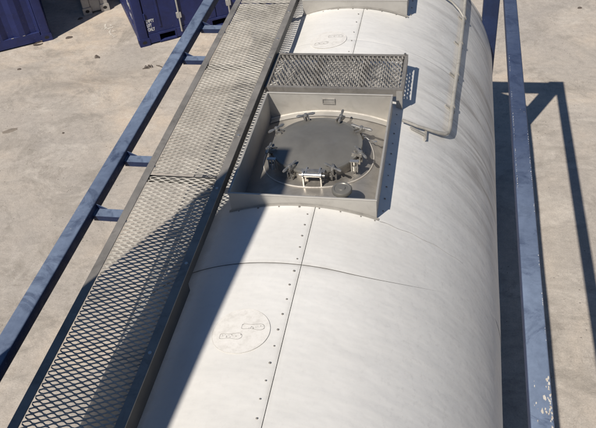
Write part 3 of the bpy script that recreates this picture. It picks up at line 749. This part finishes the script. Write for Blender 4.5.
def container(loc, ang, L, W, H, label, skin, front='corr', pockets=(), text=None, group=None, left_text=None, name='shipping_container', pitch=.28):
    """origin: near-left bottom corner of the front face; +x along the front, +y to the back"""
    root = empty(name, loc, ang); tag(root, label, 'container', group)
    m = skin; pw = .15
    xs_ = (pw/2, L-pw/2); ys_ = (pw/2, W-pw/2)
    for x in xs_:
        for y in ys_:
            p = MB().bar((x, y, .118), (x, y, H-.118), pw-.012, pw-.012, .012, up=(0,1,0)).build('corner_post', m, root)
            for z in (.059, H-.059):
                c = MB().bar((x, y-pw/2-.0, z), (x, y+pw/2, z), pw+.012, .118, .012).build('corner_fitting', m, p)
            sy = y - pw/2 - .0012 if y < W/2 else y + pw/2 + .0012
            hm = MB().add([(x + .028*math.cos(2*PI*k/20)*(1.25), sy, .062 + .024*math.sin(2*PI*k/20)) for k in range(20)], [tuple(range(20))])
            hm.build('fitting_hole', M['hole'], p)
            sx = x - pw/2 - .0072 if x < L/2 else x + pw/2 + .0072
            hm = MB().add([(sx, y + .038*math.cos(2*PI*k/20), .062 + .026*math.sin(2*PI*k/20)) for k in range(20)], [tuple(range(20))])
            hm.build('fitting_hole', M['hole'], p)
    # bottom and top rails; the front one is cut for the forklift pockets
    zb0, zb1 = .025, .165
    def rail(p0, p1, z0, z1, depth=.06):
        pass
    segs = []; x = pw + .006
    for a, b in sorted(pockets): segs.append((x, a)); x = b
    segs.append((x, L - pw - .006))
    for a, b in segs: MB().box((a, .010, zb0), (b, .07, zb1)).build('bottom_rail', m, root)
    for a, b in pockets:
        f = MB(); f.box((a+.0005, .004, zb1-.028), (b-.0005, .071, zb1+.002)); f.box((a+.0005, .004, zb0-.012), (b-.0005, .071, zb0+.012))
        f.box((a+.0005, .004, zb0+.0125), (a+.016, .071, zb1-.0285)); f.box((b-.016, .004, zb0+.0125), (b-.0005, .071, zb1-.0285))
        k = f.build('forklift_pocket', m, root)
        t = MB(); y_ = .6
        t.add([(a+.016,.07,zb0+.012),(b-.016,.07,zb0+.012),(b-.016,.07,zb1-.028),(a+.016,.07,zb1-.028),(a+.016,y_,zb0+.012),(b-.016,y_,zb0+.012),(b-.016,y_,zb1-.028),(a+.016,y_,zb1-.028)],
              [(4,5,6,7),(0,4,5,1),(1,5,6,2),(2,6,7,3),(3,7,4,0)])
        t.build('pocket_tunnel', M['hole'], k)
    MB().box((pw+.006, W-.07, zb0), (L-pw-.006, W-.01, zb1)).build('bottom_rail', m, root)
    for x0, x1 in ((.010, .07), (L-.07, L-.010)): MB().box((x0, pw+.006, zb0), (x1, W-pw-.006, zb1)).build('bottom_rail', m, root)
    for y0, y1 in ((.010,.07),(W-.07,W-.010)): MB().box((pw+.006, y0, H-.12), (L-pw-.006, y1, H-.01)).build('top_rail', m, root)
    for x0, x1 in ((.010, .07), (L-.07, L-.010)): MB().box((x0, pw+.006, H-.12), (x1, W-pw-.006, H-.01)).build('top_rail', m, root)
    MB().box((.03, .03, H-.035), (L-.03, W-.03, H-.012)).build('roof', m, root)
    MB().box((.03, .09, .17), (L-.03, W-.05, .19)).build('floor', M['debris'], root)
    z0, z1 = zb1, H-.12
    ln = W - 2*pw
    corr_wall((0, W-pw, 0), (0,-1,0), (1,0,0), ln, z0, z1, m, root, pitch)
    corr_wall((L, pw, 0), (0,1,0), (-1,0,0), ln, z0, z1, m, root, pitch)
    corr_wall((L-pw, W, 0), (-1,0,0), (0,-1,0), L-2*pw, z0, z1, m, root, pitch)
    if front == 'corr': corr_wall((pw, 0, 0), (1,0,0), (0,1,0), L-2*pw, z0, z1, m, root, pitch)
    else:
        # doors: flat leaves with one shallow rib, a locking bar, brackets
        nl = 2; wl = (L-2*pw)/nl
        for i in range(nl):
            a, b = pw + i*wl + .006, pw + (i+1)*wl - .006
            d = MB(); d.box((a, .020, z0+.006), (b, .050, z1-.006))
            door = d.build('door', m, root)
            MB().bar((a+.20, .014, z0+.09), (a+.20, .014, z1-.09), .035, .014, .005, up=(0,1,0)).build('door_rib', m, door)
            for xx in ((a+.50, a+.9) if i == 0 else (a+.2, a+.58)):
                if i == 0 and xx > a+.8: continue
                bar = MB().tube([(xx, -.002, .10), (xx, -.002, H-.10)], .013, 10); bo = bar.build('locking_bar', M['grey_paint'], door)
            for xx in ((a+.50,) if i == 0 else (a+.2, a+.58)):
                for zz in (.36, 1.1, 1.8):
                    MB().bar((xx, -.012, zz), (xx, .019, zz), .070, .085, .006).build('bar_bracket', M['grey_paint'], door)
            for zz in (.45, 1.2, 2.0):
                xx = a - .002 if i == 0 else b + .002
                MB().tube([(xx, .008, zz-.05), (xx, .008, zz+.05)], .012, 8).build('door_hinge', m, door)
            # seal
        MB().box((pw, .0505, z0+.004), (L-pw, .07, z1-.004)).build('door_seal', M['hole'], root)
        corr = None
    if text:
        for (s, z, size, body) in text:
            me = to_mesh_text(body, size, 'lettering')
            o = bpy.data.objects.new('lettering', me); C.objects.link(o); o.parent = root; o.location = (s, .0185, z); o.rotation_euler = (PI/2, 0, 0); o.scale = (.55, 1, 1)
            o['label'] = 'white stencilled lettering reading ' + body.replace('\n', ' ')
    if left_text:
        for (yy, z, size, body, rot) in left_text:
            me = to_mesh_text(body, size, 'lettering')
            o = bpy.data.objects.new('lettering', me); C.objects.link(o); o.parent = root; o.location = (-.0015+.010, yy, z); o.rotation_euler = (PI/2, 0, -PI/2)
    return root
kB = (-3.755, 9.118, 0)
cB = container(kB, DA, 2.44, 2.99, 2.59, 'blue shipping container with forklift pockets and a pale locking bar, standing past the walkway', M['box_blue'],
          front='door', pockets=((.30, .57), (1.12, 1.38)), text=[(.165, .345, .070, 'EMPTY\nLIFT\nONLY')],
          left_text=[(.50, .50, .15, '20 0', 0), (.44, .33, .10, '4 R', 0)])
dv = Vector((math.cos(DA), math.sin(DA), 0)); nv = Vector((-math.sin(DA), math.cos(DA), 0))
LA = 4.0
oA = Vector((-5.29, 9.34, 0)) - dv*LA
cA = container(oA, DA, LA, 2.44, 2.59, 'blue corrugated container in the top left corner beside the dark gap', M['box_blue'], front='corr', pitch=.34)
# scraped bottom edge of that container: bare paint-worn lip
lp = MB()
for i in range(60):
    x = random.uniform(.4, LA-.4); l = random.uniform(.03, .14)
    lp.box((x, .0065, .166), (x+l, .014, .169+random.uniform(0,.004)))
lp.build('scraped_lip', M['grey_paint'], cA, kind='stuff')

# pale grey steel frame between the two blue containers
cC = empty('steel_frame', (-5.10, 10.13, 0), DA); tag(cC, 'pale grey steel frame with a holed corner fitting, between the two blue containers', 'steel frame')
Wc, Dc, Hc = .42, 1.3, 1.25
for x in (.07, Wc-.06):
    for y in (.07, Dc-.07):
        MB().bar((x,y,.12), (x,y,Hc), .12, .12, .01, up=(0,1,0)).build('post', M['grey_paint'], cC)
        f = MB().bar((x,y-.075,.06), (x,y+.075,.06), .14, .12, .012).build('corner_fitting', M['grey_paint'], cC)
        MB().add([(x+.032*math.cos(2*PI*k/18), y-.0765, .064+.026*math.sin(2*PI*k/18)) for k in range(18)], [tuple(range(18))]).build('fitting_hole', M['hole'], cC)
for y in (.03, Dc-.09): MB().box((.135, y, .03), (Wc-.125, y+.06, .27)).build('beam', M['grey_paint'], cC); MB().box((.135, y, Hc-.10), (Wc-.125, y+.06, Hc-.01)).build('beam', M['grey_paint'], cC)
MB().box((.05, .10, .172), (Wc-.04, Dc-.10, .19)).build('deck', M['grey_paint'], cC)
MB().bar((.14, .05, .55), (Wc-.13, .05, .55), .04, .05, .006).build('beam', M['letter'], cC)
MB().box((.14, .09, .20), (Wc-.13, .10, Hc-.12)).build('back_panel', M['grey_paint'], cC)

# ---------------------------------------------------------------- unseen stand-in wall, added to throw the shade on the near left
gy = 1.045
gt = empty('shade_caster_wall', (-1.50, -0.6, 0), R_(0)); tag(gt, 'tall unseen sheeted wall added left of the viewer to cast the near-left shade', 'shade caster')
gHt = 5.79
def gp(y):   # right face x of the wall, leaning off parallel with the tank
    return -1.374 - .10*(gy - y)
for (ya, yb) in ((1.045, .25), (.245, -.55), (-.555, -1.35), (-1.355, -2.15)):
    xa, xb = gp(ya), gp(yb)
    for (z0, z1) in ((.15, 2.0), (2.005, 3.9), (3.905, 5.75)):
        pm = MB(); th = .035
        pm.add([(xa,ya,z0),(xb,yb,z0),(xb-th,yb,z0),(xa-th,ya,z0),(xa,ya,z1),(xb,yb,z1),(xb-th,yb,z1),(xa-th,ya,z1)],
               [(0,3,2,1),(4,5,6,7),(0,1,5,4),(1,2,6,5),(2,3,7,6),(3,0,4,7)])
        o = pm.build('sheet_panel', M['timber'], gt); o.matrix_parent_inverse = Matrix.Translation((1.50, .6, 0))
for y in (1.0, -.55, -2.15):
    x = gp(y) - .085
    o = MB().bar((x, y, 0), (x, y, gHt), .09, .09, .01, up=(0,1,0)).build('post', M['rail_blue'], gt); o.matrix_parent_inverse = Matrix.Translation((1.50, .6, 0))
o = MB().bar((gp(1.045)-.045, 1.045, gHt-.02), (gp(-2.2)-.045, -2.2, gHt-.02), .09, .04, .008).build('top_rail', M['rail_blue'], gt); o.matrix_parent_inverse = Matrix.Translation((1.50, .6, 0))

# ---------------------------------------------------------------- marks and litter on the ground
M['stain'] = mat_plain('brown_patch', (.20,.17,.14), (.28,.24,.20), 0.9, 0, 20, 0)
def blob(loc, rx, ry, rz, h, seed, m, name, label, cat, group=None):
    rnd = random.Random(seed); mb = MB(); n_ = 14; rings = 4; vs = []; fs = []
    pr = [rnd.uniform(.85, 1.08) for _ in range(n_)]
    for i in range(rings+1):
        f = 1 - i/rings; hh = h*math.sqrt(max(0, 1-f*f))
        for k in range(n_):
            t = 2*PI*k/n_; vs.append((rx*f*pr[k]*math.cos(t), ry*f*pr[k]*math.sin(t), max(.0, hh)))
    for i in range(rings):
        for k in range(n_): fs.append((i*n_+k, i*n_+(k+1)%n_, (i+1)*n_+(k+1)%n_, (i+1)*n_+k))
    mb.add(vs, fs); o = mb.build(name, m, sharp=60); o.location = loc; o.rotation_euler = (0,0,rz); tag(o, label, cat, group); return o
gz = .0
# brown curled leaf by the corner of the left container, dark flat stone, twigs, scraps
lf = MB(); pts = [( .075*math.cos(t), .045*math.sin(t), .012+.01*math.sin(2*t)) for t in lin(.3, 5.6, 18)]
lf.tube(pts, .010, 6); o = lf.build('rope_loop', M['debris']); o.location = (-5.47, 9.2, .0); o.rotation_euler = (0,0,.7)
tag(o, 'dark curled scrap of rope at the foot of the corrugated container corner', 'rope scrap')
blob((-5.05, 9.41, 0), .06, .04, .4, .018, 2, M['debris'], 'flat_stone', 'dark flat stone on the pale ground right of the corrugated container corner', 'stone')
blob((-5.13, 10.04, 0), .05, .03, .8, .02, 3, M['debris'], 'flat_stone', 'small dark stone lying below the holed fitting of the grey frame', 'stone')
tw = MB()
for k in range(3):
    a = random.uniform(-.6, .6); l = random.uniform(.02, .05); c = Vector((random.gauss(0,.02), random.gauss(0,.02), .008))
    tw.tube([c - Vector((math.cos(a),math.sin(a),0))*l, c + Vector((0,0,.008)), c + Vector((math.cos(a),math.sin(a),0))*l], .007, 5)
o = tw.build('twig_litter', M['debris']); o.location = (-4.34, 8.86, 0); tag(o, 'small heap of dark twigs on the ground below the blue container corner', 'twigs')
tw = MB()
for k in range(8):
    a = random.gauss(.1, .5); l = random.uniform(.02, .07); c = Vector((random.gauss(0,.07), random.gauss(0,.03), .006))
    tw.tube([c - Vector((math.cos(a),math.sin(a),0))*l, c + Vector((0,0,.010)), c + Vector((math.cos(a),math.sin(a),0))*l], random.uniform(.003, .008), 5)
o = tw.build('twig_litter', M['debris']); o.location = (-3.42, 8.58, 0); tag(o, 'dark scattered twigs on the ground between the blue container and the left frame rail', 'twigs')
blob((-4.79, 6.93, 0), .105, .05, .55, .006, 8, M['stain'], 'flat_stone', 'flat brown oval stone on the ground at the left edge of the photo', 'stone')
blob((-5.42, 8.45, 0), .035, .025, .2, .014, 9, M['debris'], 'flat_stone', 'tiny dark pebble in front of the corrugated container', 'stone')
blob((-4.03, 6.92, 0), .018, .016, .2, .012, 10, M['debris'], 'flat_stone', 'tiny dark pebble alone on the middle of the left ground', 'stone')
blob((2.58, 10.42, 0), .035, .03, .2, .014, 11, M['debris'], 'flat_stone', 'tiny dark pebble on the ground at the top right', 'stone')
# white paint daubs
wm = MB()
def daub(pts, wdt):
    for i in range(len(pts)-1):
        a = Vector(pts[i]); b = Vector(pts[i+1]); n_ = 10
        for k in range(n_):
            c = a.lerp(b, (k+random.random())/n_) + Vector((random.gauss(0,.008), random.gauss(0,.008), 0)); q = wdt*random.uniform(.25,.75)
            m_ = 7; wm.add([c + Vector((q*random.uniform(.6,1.3)*math.cos(2*PI*j/m_), q*random.uniform(.6,1.3)*math.sin(2*PI*j/m_), .0002*len(wm.f)/40)) for j in range(m_)], [tuple(range(m_))])
daub([(-4.62,9.86,.004),(-4.60,9.78,.004),(-4.55,9.72,.004)], .022); daub([(-4.53,9.84,.004),(-4.49,9.78,.004)], .02)
daub([(-4.60,9.70,.0042),(-4.50,9.69,.0042),(-4.46,9.76,.0042)], .018)
daub([(-4.46,9.66,.004),(-4.43,9.56,.004),(-4.37,9.50,.004),(-4.30,9.45,.004)], .02); daub([(-4.42,9.63,.0042),(-4.36,9.62,.0042)], .015)
tag(wm.build('paint_mark', M['chalk']), 'white paint daubs on the ground beside the blue container', 'paint mark')
# hairline cracks and shallow ridges in the concrete
def crack(pts, wdt, name, seed):
    rnd = random.Random(seed); mb = MB(); full = []
    for i in range(len(pts)-1):
        a = Vector((*pts[i],0)); b = Vector((*pts[i+1],0)); k = max(3, int((b-a).length/.06))
        for j in range(k): full.append(a.lerp(b, j/k) + Vector((rnd.gauss(0,.012), rnd.gauss(0,.012), 0)))
    full.append(Vector((*pts[-1],0))); L_ = []; R2 = []
    for i, q in enumerate(full):
        d = (full[min(i+1,len(full)-1)] - full[max(i-1,0)]).normalized(); s_ = Vector((-d.y,d.x,0)); wv = wdt*rnd.uniform(.25,1)*math.sin(PI*(i+.5)/len(full))
        L_.append(q+s_*wv+Vector((0,0,.004))); R2.append(q-s_*wv+Vector((0,0,.004)))
    n_ = len(full); mb.add(L_+R2, [(i,i+1,n_+i+1,n_+i) for i in range(n_-1)])
    o = mb.build(name, M['crack']); tag(o, kind='structure'); return o
M['crack'] = mat_plain('crack_fill', (.33,.29,.25), (.42,.37,.32), 0.95, 0, 8, 0)
